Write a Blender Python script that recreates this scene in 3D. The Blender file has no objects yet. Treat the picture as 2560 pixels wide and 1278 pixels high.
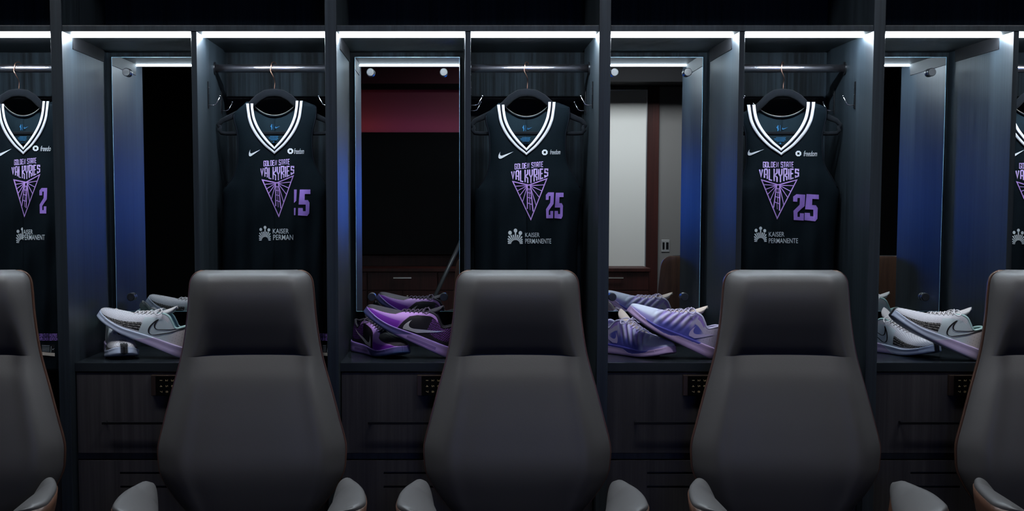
import bpy, bmesh, math, random
from mathutils import Vector, Matrix
random.seed(4)
S = bpy.context.scene
COL = S.collection
PI = math.pi

# ---------------------------------------------------------------- camera, world, exposure
PX = 0.00125            # metres per photo pixel at the plane of the locker fronts (y = 0)
CD = 4.2                # camera distance from that plane
VX, VY, CZ = 1144.0, 524.0, 1.33
cam_data = bpy.data.cameras.new('camera')
cam = bpy.data.objects.new('camera', cam_data)
COL.objects.link(cam)
cam.location = (0, -CD, CZ)
TH = math.radians(4.7)     # the camera looks slightly down
FP = CD/PX*math.cos(TH)    # focal length in photo pixels
PY = VY + FP*math.tan(TH)  # image row of the principal point
cam.rotation_euler = (PI/2-TH, 0, 0)
cam_data.sensor_width = 36
cam_data.lens = 36*FP/2560
cam_data.shift_x = (1280-VX)/2560
cam_data.shift_y = (PY-639)/2560
cam_data.clip_start = 0.02
S.camera = cam

world = bpy.data.worlds.new('world')
world.use_nodes = True
world.node_tree.nodes['Background'].inputs[0].default_value = (0.001, 0.0015, 0.0025, 1)
world.node_tree.nodes['Background'].inputs[1].default_value = 1.0
S.world = world
S.view_settings.view_transform = 'Standard'
S.view_settings.look = 'None'
S.view_settings.gamma = 1
S.view_settings.use_curve_mapping = False
S.view_settings.exposure = 0.0
S.cycles.max_bounces = 8
S.cycles.diffuse_bounces = 4
S.cycles.glossy_bounces = 5
S.cycles.sample_clamp_indirect = 4.0
try:
    S.cycles.use_denoising = True
except Exception:
    pass

LED_POWER = 370.0
CEILING_POWER = 18.0
BLUE_POWER = 8.5
RED_POWER = 6.5

# ---------------------------------------------------------------- helpers
def W(px, py, y):
    """photo pixel -> point at depth y"""
    a = (px-VX)/FP; b = (PY-py)/FP
    d = Vector((a, math.cos(TH)+b*math.sin(TH), -math.sin(TH)+b*math.cos(TH)))
    return Vector((0, -CD, CZ)) + d*((CD+y)/d.y)

def zh(h):
    return W(VX, VY-h, 0).z
UX = W(VX+1000, 85, 0).x/1000      # metres per pixel along the top of the lockers

def interp(pts, x):
    """Catmull-Rom through (x, v) points"""
    n = len(pts)
    if x <= pts[0][0]: return pts[0][1]
    if x >= pts[-1][0]: return pts[-1][1]
    for i in range(n-1):
        if pts[i][0] <= x <= pts[i+1][0]:
            break
    x0, y0 = pts[i]; x1, y1 = pts[i+1]
    m0 = (y1-(pts[i-1][1] if i > 0 else y0))/((x1-(pts[i-1][0] if i > 0 else x0)))
    m1 = ((pts[i+2][1] if i+2 < n else y1)-y0)/(((pts[i+2][0] if i+2 < n else x1)-x0))
    h = x1-x0; t = (x-x0)/h
    return ((2*t**3-3*t**2+1)*y0+(t**3-2*t**2+t)*h*m0+(-2*t**3+3*t**2)*y1+(t**3-t**2)*h*m1)

def lerp(pts, x):
    if x <= pts[0][0]: return pts[0][1]
    for i in range(len(pts)-1):
        if x <= pts[i+1][0]:
            a, b = pts[i], pts[i+1]
            return a[1]+(b[1]-a[1])*(x-a[0])/(b[0]-a[0])
    return pts[-1][1]

def sstep(a, b, x):
    t = max(0, min(1, (x-a)/(b-a)))
    return t*t*(3-2*t)

def srgb(r, g, b):
    f = lambda c: (c/255/12.92) if c/255 <= 0.04045 else ((c/255+0.055)/1.055)**2.4
    return (f(r), f(g), f(b))

class MB:
    def __init__(self):
        self.v = []; self.f = []; self.c = None
    def add(self, vs, fs):
        n = len(self.v)
        self.v += [tuple(p) for p in vs]
        self.f += [tuple(i+n for i in f) for f in fs]
    def box(self, x0, x1, y0, y1, z0, z1, M=None):
        vs = [Vector((x, y, z)) for x in (x0, x1) for y in (y0, y1) for z in (z0, z1)]
        if M: vs = [M @ p for p in vs]
        self.add(vs, [(0,1,3,2),(4,6,7,5),(0,4,5,1),(2,3,7,6),(0,2,6,4),(1,5,7,3)])
        return self
    def tube(self, pts, r, n=8, cap=True, squash=1.0):
        pts = [Vector(p) for p in pts]
        rs = r if isinstance(r, (list, tuple)) else [r]*len(pts)
        up = None; vs = []; fs = []
        for i, p in enumerate(pts):
            d = (pts[min(i+1, len(pts)-1)]-pts[max(i-1, 0)])
            if d.length < 1e-9: d = Vector((0,0,1))
            d.normalize()
            if up is None:
                up = Vector((0,0,1)) if abs(d.z) < 0.9 else Vector((0,1,0))
            a = d.cross(up)
            if a.length < 1e-4: a = d.cross(Vector((1,0,0)))
            a.normalize(); b = a.cross(d).normalized(); up = b
            for k in range(n):
                q = 2*PI*k/n
                vs.append(p+a*(math.cos(q)*rs[i])+b*(math.sin(q)*rs[i]*squash))
        for i in range(len(pts)-1):
            for k in range(n):
                fs.append((i*n+k, i*n+(k+1) % n, (i+1)*n+(k+1) % n, (i+1)*n+k))
        if cap:
            fs.append(tuple(reversed(range(n))))
            fs.append(tuple((len(pts)-1)*n+k for k in range(n)))
        self.add(vs, fs); return self
    def grid(self, fn, nu, nv, close_u=False):
        vs = [fn(i/(nu if close_u else nu-1), j/(nv-1)) for i in range(nu) for j in range(nv)]
        fs = []
        for i in range(nu if close_u else nu-1):
            for j in range(nv-1):
                a = i*nv+j; b = ((i+1) % nu)*nv+j
                fs.append((a, b, b+1, a+1))
        self.add(vs, fs); return self
    def lathe(self, prof, n=20, M=None):
        """prof: (r, z) list, around z"""
        vs = []; fs = []
        for r, z in prof:
            for k in range(n):
                q = 2*PI*k/n
                vs.append(Vector((r*math.cos(q), r*math.sin(q), z)))
        for i in range(len(prof)-1):
            for k in range(n):
                fs.append((i*n+k, i*n+(k+1) % n, (i+1)*n+(k+1) % n, (i+1)*n+k))
        fs.append(tuple(reversed(range(n)))); fs.append(tuple((len(prof)-1)*n+k for k in range(n)))
        if M: vs = [M @ p for p in vs]
        self.add(vs, fs); return self
    def build(self, name, mat, parent=None, smooth=False, bevel=0, solid=0, offset=0, subsurf=0, colors=None, fixn=True):
        me = bpy.data.meshes.new(name)
        me.from_pydata(self.v, [], self.f)
        if fixn:
            bm = bmesh.new(); bm.from_mesh(me)
            bmesh.ops.recalc_face_normals(bm, faces=bm.faces)
            bm.to_mesh(me); bm.free()
        me.materials.append(mat)
        if colors:
            at = me.color_attributes.new('Col', 'FLOAT_COLOR', 'POINT')
            for i, c in enumerate(colors):
                at.data[i].color = (c[0], c[1], c[2], 1)
        if smooth:
            me.polygons.foreach_set('use_smooth', [True]*len(me.polygons))
        me.update()
        o = bpy.data.objects.new(name, me)
        COL.objects.link(o)
        if parent is not None: o.parent = parent
        if solid:
            m = o.modifiers.new('s', 'SOLIDIFY'); m.thickness = solid; m.offset = offset
        if bevel:
            m = o.modifiers.new('b', 'BEVEL'); m.width = bevel; m.segments = 2; m.limit_method = 'ANGLE'
        if subsurf:
            m = o.modifiers.new('u', 'SUBSURF'); m.levels = subsurf; m.render_levels = subsurf
        return o

def thing(name, label, cat, loc=(0,0,0), rz=0, group=None):
    o = bpy.data.objects.new(name, None); COL.objects.link(o)
    o.location = loc; o.rotation_euler = (0, 0, rz); o.empty_display_size = 0.1
    tag(o, label, cat, group); return o
def tag(o, label, cat, group=None):
    o['label'] = label; o['category'] = cat
    if group: o['group'] = group
    return o
def struct(o):
    o['kind'] = 'structure'; return o
def copy_tree(o, parent=None):
    c = o.copy(); COL.objects.link(c)
    if parent is not None: c.parent = parent
    for ch in KIDS.get(o.name, []): 
        copy_tree(ch, c)
    return c
KIDS = {}
def index_kids():
    KIDS.clear()
    for o in bpy.data.objects:
        if o.parent: KIDS.setdefault(o.parent.name, []).append(o)

# ---------------------------------------------------------------- materials
def mat(name, col, rough=0.5, metal=0.0, spec=0.5, emit=None, estr=0, bump=0, bscale=400, coat=0, sheen=0, var=0, vscale=(1,1,1)):
    m = bpy.data.materials.new(name); m.use_nodes = True
    nt = m.node_tree; b = nt.nodes['Principled BSDF']
    b.inputs['Base Color'].default_value = (*col, 1)
    b.inputs['Roughness'].default_value = rough
    b.inputs['Metallic'].default_value = metal
    b.inputs['Specular IOR Level'].default_value = spec
    if coat: b.inputs['Coat Weight'].default_value = coat; b.inputs['Coat Roughness'].default_value = 0.15
    if sheen: b.inputs['Sheen Weight'].default_value = sheen; b.inputs['Sheen Roughness'].default_value = 0.5
    if emit:
        b.inputs['Emission Color'].default_value = (*emit, 1)
        b.inputs['Emission Strength'].default_value = estr
    if bump or var:
        geo = nt.nodes.new('ShaderNodeTexCoord')
        mp = nt.nodes.new('ShaderNodeMapping'); mp.inputs['Scale'].default_value = vscale
        nt.links.new(geo.outputs['Object'], mp.inputs[0])
        nz = nt.nodes.new('ShaderNodeTexNoise'); nz.inputs['Scale'].default_value = bscale
        nz.inputs['Detail'].default_value = 3
        nt.links.new(mp.outputs[0], nz.inputs['Vector'])
        if bump:
            bp = nt.nodes.new('ShaderNodeBump'); bp.inputs['Strength'].default_value = bump
            bp.inputs['Distance'].default_value = 0.001
            nt.links.new(nz.outputs['Fac'], bp.inputs['Height'])
            nt.links.new(bp.outputs[0], b.inputs['Normal'])
        if var:
            rp = nt.nodes.new('ShaderNodeValToRGB')
            rp.color_ramp.elements[0].position = 0.3; rp.color_ramp.elements[1].position = 0.7
            rp.color_ramp.elements[0].color = (*[c*(1-var) for c in col], 1)
            rp.color_ramp.elements[1].color = (*[c*(1+var) for c in col], 1)
            nt.links.new(nz.outputs['Fac'], rp.inputs[0])
            nt.links.new(rp.outputs[0], b.inputs['Base Color'])
    return m

def wood_mat(name, dark, light, rough=0.4, spec=0.5, bump=0.35, sx=1.0, horizontal=False):
    """straight-grained wood; the streaks run along z (or x)"""
    m = bpy.data.materials.new(name); m.use_nodes = True
    nt = m.node_tree; b = nt.nodes['Principled BSDF']
    geo = nt.nodes.new('ShaderNodeNewGeometry')
    mp = nt.nodes.new('ShaderNodeMapping')
    mp.inputs['Scale'].default_value = (sx*1.1, sx*60, sx*60) if horizontal else (sx*60, sx*60, sx*1.1)
    nt.links.new(geo.outputs['Position'], mp.inputs[0])
    n1 = nt.nodes.new('ShaderNodeTexNoise'); n1.inputs['Scale'].default_value = 1.0
    n1.inputs['Detail'].default_value = 5; n1.inputs['Roughness'].default_value = 0.7
    nt.links.new(mp.outputs[0], n1.inputs['Vector'])
    mp2 = nt.nodes.new('ShaderNodeMapping')
    mp2.inputs['Scale'].default_value = (sx*.6, sx*9, sx*9) if horizontal else (sx*9, sx*9, sx*.6)
    nt.links.new(geo.outputs['Position'], mp2.inputs[0])
    n2 = nt.nodes.new('ShaderNodeTexNoise'); n2.inputs['Scale'].default_value = 1.0; n2.inputs['Detail'].default_value = 2
    nt.links.new(mp2.outputs[0], n2.inputs['Vector'])
    mx = nt.nodes.new('ShaderNodeMath'); mx.operation = 'MULTIPLY_ADD'
    mx.inputs[1].default_value = 0.65
    ml = nt.nodes.new('ShaderNodeMath'); ml.operation = 'MULTIPLY'; ml.inputs[1].default_value = 0.35
    nt.links.new(n2.outputs['Fac'], ml.inputs[0])
    nt.links.new(n1.outputs['Fac'], mx.inputs[0]); nt.links.new(ml.outputs[0], mx.inputs[2])
    rp = nt.nodes.new('ShaderNodeValToRGB')
    rp.color_ramp.elements[0].position = 0.38; rp.color_ramp.elements[0].color = (*dark, 1)
    rp.color_ramp.elements[1].position = 0.62; rp.color_ramp.elements[1].color = (*light, 1)
    nt.links.new(mx.outputs[0], rp.inputs[0]); nt.links.new(rp.outputs[0], b.inputs['Base Color'])
    bp = nt.nodes.new('ShaderNodeBump'); bp.inputs['Strength'].default_value = bump; bp.inputs['Distance'].default_value = 0.0006
    nt.links.new(n1.outputs['Fac'], bp.inputs['Height']); nt.links.new(bp.outputs[0], b.inputs['Normal'])
    b.inputs['Roughness'].default_value = rough
    b.inputs['Specular IOR Level'].default_value = spec
    return m

def vcol_mat(name, rough=0.55, spec=0.4, bump=0.2, bscale=900, coat=0):
    m = mat(name, (1,1,1), rough, spec=spec, bump=bump, bscale=bscale, coat=coat)
    nt = m.node_tree
    a = nt.nodes.new('ShaderNodeVertexColor'); a.layer_name = 'Col'
    nt.links.new(a.outputs['Color'], nt.nodes['Principled BSDF'].inputs['Base Color'])
    return m

M = {}
M['wood'] = wood_mat('black stained oak', (.0055,.009,.012), (.021,.030,.038), rough=.44)
M['wood_back'] = wood_mat('ribbed dark oak back panel', (.001,.002,.003), (.013,.020,.026), rough=.7, spec=.12, bump=.5, sx=.8)
M['wood_door'] = wood_mat('charcoal grained laminate', (.024,.022,.024), (.050,.046,.048), rough=.5, spec=.3, bump=.2)
M['wood_navy'] = wood_mat('navy black back board', (.008,.014,.020), (.018,.030,.042), rough=.7, spec=.1)
M['bench'] = mat('black bench laminate', (.016,.02,.024), .22, spec=.5)
M['black'] = mat('matt black', (.004,.004,.005), .7, spec=.15)
M['dark_metal'] = mat('black metal', (.012,.012,.014), .3, metal=.6)
M['rod'] = mat('brushed gunmetal', (.50,.47,.51), .27, metal=1)
M['led'] = mat('led diffuser', (1,1,1), .4, emit=(.76,.89,1.0), estr=LED_POWER)
M['alu'] = mat('aluminium channel', (.5,.5,.52), .35, metal=1)
M['mirror'] = mat('silvered glass', (.80,.84,.845), .004, metal=1)
M['glass_edge'] = mat('polished glass edge', (.35,.62,.75), .15, spec=.9)
M['cap'] = mat('dark polished standoff cap', (.022,.023,.026), .3, metal=0)
M['bronze'] = mat('brushed bronze', (.10,.068,.052), .38, metal=.85)
M['glassblack'] = mat('gloss black panel', (.003,.003,.003), .12, spec=.5)
M['key'] = mat('printed key symbols', (.45,.34,.18), .5)
M['copper'] = mat('rose gold wire', (.75,.38,.26), .28, metal=1)
M['velvet'] = mat('black velvet flocking', (.006,.007,.009), .95, spec=.05, sheen=.04, bump=.3, bscale=900)
_r = M['wood_back'].node_tree.nodes['Color Ramp'].color_ramp; _r.elements[0].position = .44; _r.elements[1].position = .60
M['jersey'] = mat('black mesh jersey knit', (.0027,.0058,.0085), .85, spec=.07, bump=.5, bscale=700, sheen=.0)
M['jersey_in'] = mat('jersey lining knit', (.010,.020,.027), .85, spec=.1, bump=.4, bscale=700)
M['white_trim'] = mat('white rib trim', (.60,.60,.63), .8, bump=.5, bscale=500)
M['black_trim'] = mat('black rib trim', (.004,.005,.008), .9, spec=.08)
M['print_white'] = mat('white print', (.62,.64,.66), .7)
M['print_grey'] = mat('pale grey print', (.50,.55,.57), .7)
M['violet'] = mat('violet print', (.27,.15,.52), .6, var=.15, bscale=25)
M['violet_word'] = mat('lilac wordmark print', (.50,.36,.70), .6, var=.3, bscale=60)
M['crest'] = mat('orchid crest print', (.42,.24,.62), .6, var=.15, bscale=30)
M['blue_print'] = mat('cyan care print', (.02,.16,.34), .7)
M['cream'] = mat('cream size label', (.50,.44,.37), .8)
M['leather'] = mat('black leather', (.070,.067,.067), .46, spec=.42, bump=.12, bscale=260)
M['walnut'] = wood_mat('walnut veneer', (.055,.026,.016), (.12,.058,.036), rough=.35, sx=.7)
M['chrome'] = mat('polished aluminium', (.6,.6,.62), .2, metal=1)
M['carpet'] = mat('charcoal carpet', (.02,.019,.02), .95, bump=.6, bscale=300, var=.3)
M['ceil'] = mat('dark ceiling paint', (.05,.05,.055), .9)
M['paint'] = mat('dark navy wall paint', (.02,.024,.03), .8)
M['grey_wall'] = mat('grey wall paint', (.20,.195,.19), .85)
M['burgundy'] = wood_mat('dark burgundy wood panelling', (.030,.007,.006), (.065,.014,.011), rough=.5, spec=.3)
M['soft_burgundy'] = mat('burgundy fabric wall panel', (.16,.05,.07), .9)
M['board'] = mat('white projection board', (.78,.78,.75), .6)
M['screen'] = mat('switched off screen', (.003,.003,.004), .5, spec=.1)
M['steel'] = mat('satin steel', (.6,.56,.5), .3, metal=1)
M['tripod'] = mat('grey tripod tube', (.18,.19,.2), .4, metal=.5)
M['yellow'] = mat('yellow label', (.6,.4,.08), .6)
M['panel_light'] = mat('ceiling panel diffuser', (1,1,1), .5, emit=(.93,.96,1), estr=CEILING_POWER)
M['blue_fill'] = mat('added blue fill glow', (.01,.01,.02), .3, emit=(.004,.13,.95), estr=BLUE_POWER)
M['plate'] = mat('brushed switch plate', (.55,.55,.55), .4, metal=.6)

# ---------------------------------------------------------------- room
RX0, RX1, RY0, RY1, RH = -5.2, 5.6, -8.1, 0.66, 2.85
struct(MB().box(RX0-.1, RX1+.1, RY0-.1, RY1+.1, -.08, 0).build('floor', M['carpet']))
struct(MB().box(RX0-.1, RX1+.1, RY0-.1, RY1+.1, RH, RH+.08).build('ceiling', M['ceil']))
struct(MB().box(RX0-.1, RX0, RY0-.1, RY1+.1, 0, RH).build('wall_left', M['paint']))
struct(MB().box(RX1, RX1+.1, RY0-.1, RY1+.1, 0, RH).build('wall_right', M['paint']))
struct(MB().box(RX0, RX1, RY1, RY1+.1, 0, RH).build('wall_front', M['paint']))
struct(MB().box(RX0, RX1, RY0-.1, RY0, 0, RH).build('wall_back', M['grey_wall']))
# dark wood cladding on the far wall (seen only in the mirrors)
struct(MB().box(1.87, 1.99, RY0, RY0+.03, 0, RH).build('trim_1', M['burgundy'], bevel=.003))
struct(MB().box(-2.4, 1.87, RY0, RY0+.012, 0, 1.0).build('trim_2', M['burgundy']))
struct(MB().box(-2.4, .95, RY0, RY0+.014, 1.0, RH).build('trim_3', M['soft_burgundy']))
struct(MB().box(-2.4, .95, RY0+.014, RY0+.09, 2.505, 2.56).build('trim_4', M['black'], bevel=.003))
struct(MB().box(RX0, -2.4, RY0, RY0+.03, 0, RH).build('trim_5', M['black']))
struct(MB().box(.95, 3.3, RY0, RY0+.5, 2.54, RH).build('trim_7', M['black']))
struct(MB().box(3.3, RX1, RY0, RY0+.03, 0, RH).build('trim_6', M['black']))

def ceiling_light(x, y, where, w=1.2, d=.3):
    t = thing('ceiling_light', 'flat rectangular ceiling light panel '+where, 'ceiling light', (x, y, RH), group=None)
    m = MB(); e = .02
    m.box(-w/2-e, w/2+e, -d/2-e, -d/2, -.03, 0); m.box(-w/2-e, w/2+e, d/2, d/2+e, -.03, 0)
    m.box(-w/2-e, -w/2, -d/2, d/2, -.03, 0); m.box(w/2, w/2+e, -d/2, d/2, -.03, 0)
    m.build('frame', M['alu'], t)
    MB().box(-w/2, w/2, -d/2, d/2, -.022, -.012).build('diffuser', M['panel_light'], t)
ceiling_light(-1.5, -.78, 'above the left chairs')
ceiling_light(0.35, -.78, 'above the middle chairs')
ceiling_light(2.2, -.78, 'above the right chairs')
ceiling_light(1.6, -7.0, 'in front of the whiteboard', 1.5, .45)

# ---------------------------------------------------------------- text helpers
def text_tris(body, shear=0.0, bold=0.0, spacing=1.0):
    cu = bpy.data.curves.new('t', 'FONT'); cu.body = body; cu.size = 1; cu.shear = shear
    cu.offset = bold; cu.space_character = spacing; cu.resolution_u = 3
    o = bpy.data.objects.new('t', cu); COL.objects.link(o)
    dg = bpy.context.evaluated_depsgraph_get(); dg.update()
    me = o.evaluated_get(dg).to_mesh()
    me.calc_loop_triangles()
    vs = [(v.co.x, v.co.y) for v in me.vertices]
    fs = [tuple(t.vertices) for t in me.loop_triangles]
    o.evaluated_get(dg).to_mesh_clear()
    bpy.data.objects.remove(o); bpy.data.curves.remove(cu)
    if not vs: return [], []
    x0 = min(v[0] for v in vs); x1 = max(v[0] for v in vs)
    y0 = min(v[1] for v in vs); y1 = max(v[1] for v in vs)
    return [((x-x0)/(x1-x0), (y-y0)/(y1-y0)) for x, y in vs], fs

class Flat:
    """2-D artwork: collected in some (x, y) frame, later projected on a surface"""
    def __init__(self): self.v = []; self.f = []
    def add(self, vs, fs, fn=None):
        n = len(self.v)
        self.v += [tuple(fn(*p)) if fn else tuple(p) for p in vs]
        self.f += [tuple(i+n for i in f) for f in fs]
    def poly(self, pts, fn=None):
        self.add(pts, [tuple(range(len(pts)))], fn)
    def stroke(self, pts, w, fn=None, closed=False):
        """mitred ribbon along a polyline"""
        n = len(pts); L = []
        P = [Vector(p) for p in pts]
        for i in range(n):
            if closed: a, b = P[i-1], P[(i+1) % n]
            else: a, b = P[max(i-1,0)], P[min(i+1,n-1)]
            d1 = (P[i]-a); d2 = (b-P[i])
            if d1.length < 1e-9: d1 = d2
            if d2.length < 1e-9: d2 = d1
            d1 = d1.normalized(); d2 = d2.normalized()
            n1 = Vector((-d1.y, d1.x)); n2 = Vector((-d2.y, d2.x))
            mm = (n1+n2)
            if mm.length < 1e-3: mm = n1
            mm.normalize(); k = 1/max(.5, mm.dot(n1))
            ww = w[i] if isinstance(w, (list, tuple)) else w
            L.append((P[i]+mm*k*ww/2, P[i]-mm*k*ww/2))
        vs = []; fs = []
        for a, b in L: vs += [tuple(a), tuple(b)]
        for i in range(n if closed else n-1):
            j = (i+1) % n
            fs.append((2*i, 2*i+1, 2*j+1, 2*j))
        self.add(vs, fs, fn)
    def disc(self, c, r, n=14, fn=None):
        self.poly([(c[0]+r*math.cos(2*PI*k/n), c[1]+r*math.sin(2*PI*k/n)) for k in range(n)], fn)
    def text(self, body, box, shear=0, bold=0, fn=None, spacing=1.0):
        vs, fs = text_tris(body, shear, bold, spacing)
        x0, y0, x1, y1 = box       # y0 = bottom, y1 = top
        self.add([(x0+(x1-x0)*a, y0+(y1-y0)*b) for a, b in vs], fs, fn)
    def build(self, name, material, parent, proj, maxlen=6.0, clip=None):
        bm = bmesh.new()
        vs = [bm.verts.new((x, y, 0)) for x, y in self.v]
        for f in self.f:
            try: bm.faces.new([vs[i] for i in f])
            except ValueError: pass
        bmesh.ops.triangulate(bm, faces=bm.faces)
        for _ in range(3):
            es = [e for e in bm.edges if e.calc_length() > maxlen]
            if not es: break
            bmesh.ops.subdivide_edges(bm, edges=es, cuts=1)
            bmesh.ops.triangulate(bm, faces=[f for f in bm.faces if len(f.verts) > 3])
        if clip:
            for co, no in clip:
                bmesh.ops.bisect_plane(bm, geom=bm.verts[:]+bm.edges[:]+bm.faces[:], plane_co=co, plane_no=no, clear_outer=True)
        for v in bm.verts: v.co = proj(v.co.x, v.co.y)
        me = bpy.data.meshes.new(name); bm.to_mesh(me); bm.free()
        me.materials.append(material)
        o = bpy.data.objects.new(name, me); COL.objects.link(o)
        if parent is not None: o.parent = parent
        return o

# condensed block capitals as strokes in a 0.6 x 1 cell
GL = {
 'A': [[(0,0),(0,.85),(.12,1),(.48,1),(.6,.85),(.6,0)],[(0,.42),(.6,.42)]],
 'D': [[(0,0),(0,1),(.42,1),(.6,.82),(.6,.18),(.42,0),(0,0)]],
 'E': [[(.6,1),(0,1),(0,0),(.6,0)],[(0,.52),(.5,.52)]],
 'G': [[(.6,.72),(.6,1),(0,1),(0,0),(.6,0),(.6,.45),(.3,.45)]],
 'O': [[(0,0),(0,1),(.6,1),(.6,0),(0,0)]],
 'L': [[(0,1),(0,0),(.6,0)]],
 'N': [[(0,0),(0,1),(.6,0),(.6,1)]],
 'S': [[(.6,.74),(.6,1),(0,1),(0,.56),(.6,.46),(.6,0),(0,0),(0,.26)]],
 'T': [[(-.02,1),(.62,1)],[(.3,1),(.3,0)]],
 'V': [[(0,1),(.3,0),(.6,1)]],
 'K': [[(0,0),(0,1)],[(.6,1),(.6,.68),(.06,.5),(.6,.36),(.6,0)]],
 'Y': [[(0,1),(0,.62),(.3,.42),(.6,.62),(.6,1)],[(.3,.45),(.3,0)]],
 'R': [[(0,0),(0,1),(.6,1),(.6,.55),(.06,.48),(.6,.3),(.6,0)]],
 'I': [[(.3,0),(.3,1)]],
 ' ': []}
def block_text(F, word, x0, x1, bot, top, w=.2, gap=.3, fn=None):
    """bot/top: functions of fraction across the word"""
    adv = []
    for ch in word: adv.append(.0 if ch == 'I' else (.35 if ch == ' ' else .6))
    tot = sum(adv)+gap*(len(word)-1)
    x = 0
    for ch, a in zip(word, adv):
        cx = x - (.3 if ch == 'I' else 0)
        sc = (x1-x0)/tot
        def g(px, py, cx=cx):
            X = x0+(cx+px)*sc
            fr = (X-x0)/(x1-x0)
            return (X, bot(fr)+(top(fr)-bot(fr))*py)
        for st in GL[ch]:
            q = [g(*p) for p in st]
            F.stroke(q, w*sc, fn)
        x += a+gap

TWO = [(.03,.71),(.03,.9),(.3,1),(1,1),(.95,.56),(.38,.3),(.38,.13),(.57,.13),(.57,.28),(.9,.28),(.88,0),(.08,0),(.05,.35),(.55,.60),(.58,.86),(.38,.86),(.36,.71)]
FIVE = [(.15,1),(1,1),(1,.83),(.55,.83),(.53,.60),(.8,.60),(.93,.5),(.9,.1),(.75,0),(0,.02),(.02,.3),(.38,.3),(.40,.18),(.62,.18),(.62,.43),(.05,.43)]
SWOOSH = [(24,7.8),(15,11.65),(6.44,15.28),(4.5,16),(2.77,16.2),(1.2,15.9),(.34,15.02),(.05,14.2),(.06,13.1),(.4,11.9),(1.09,10.63),(2.1,9.2),(3.39,7.83),(2.85,8.8),(2.6,9.68),(2.5,10.8),(2.75,11.7),(3.36,12.31),(4.1,12.6),(4.9,12.7),(5.8,12.63),(6.66,12.45),(15,10.2)]
SW = [((x-.05)/23.95, (16.2-y)/8.4) for x, y in SWOOSH]   # 0..1 box, hook at the left

def smooth_run(p, n=4):
    out = []
    for i in range(len(p)-1):
        a = p[max(i-1, 0)]; b = p[i]; c = p[i+1]; d = p[min(i+2, len(p)-1)]
        for k in range(n):
            q = k/n
            out.append(tuple(.5*((2*b[m])+(c[m]-a[m])*q+(2*a[m]-5*b[m]+4*c[m]-d[m])*q*q+(3*b[m]-a[m]-3*c[m]+d[m])*q**3) for m in (0, 1)))
    return out
SWF = smooth_run(SW[:13]) + smooth_run(SW[12:]+[SW[0]])
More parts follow.
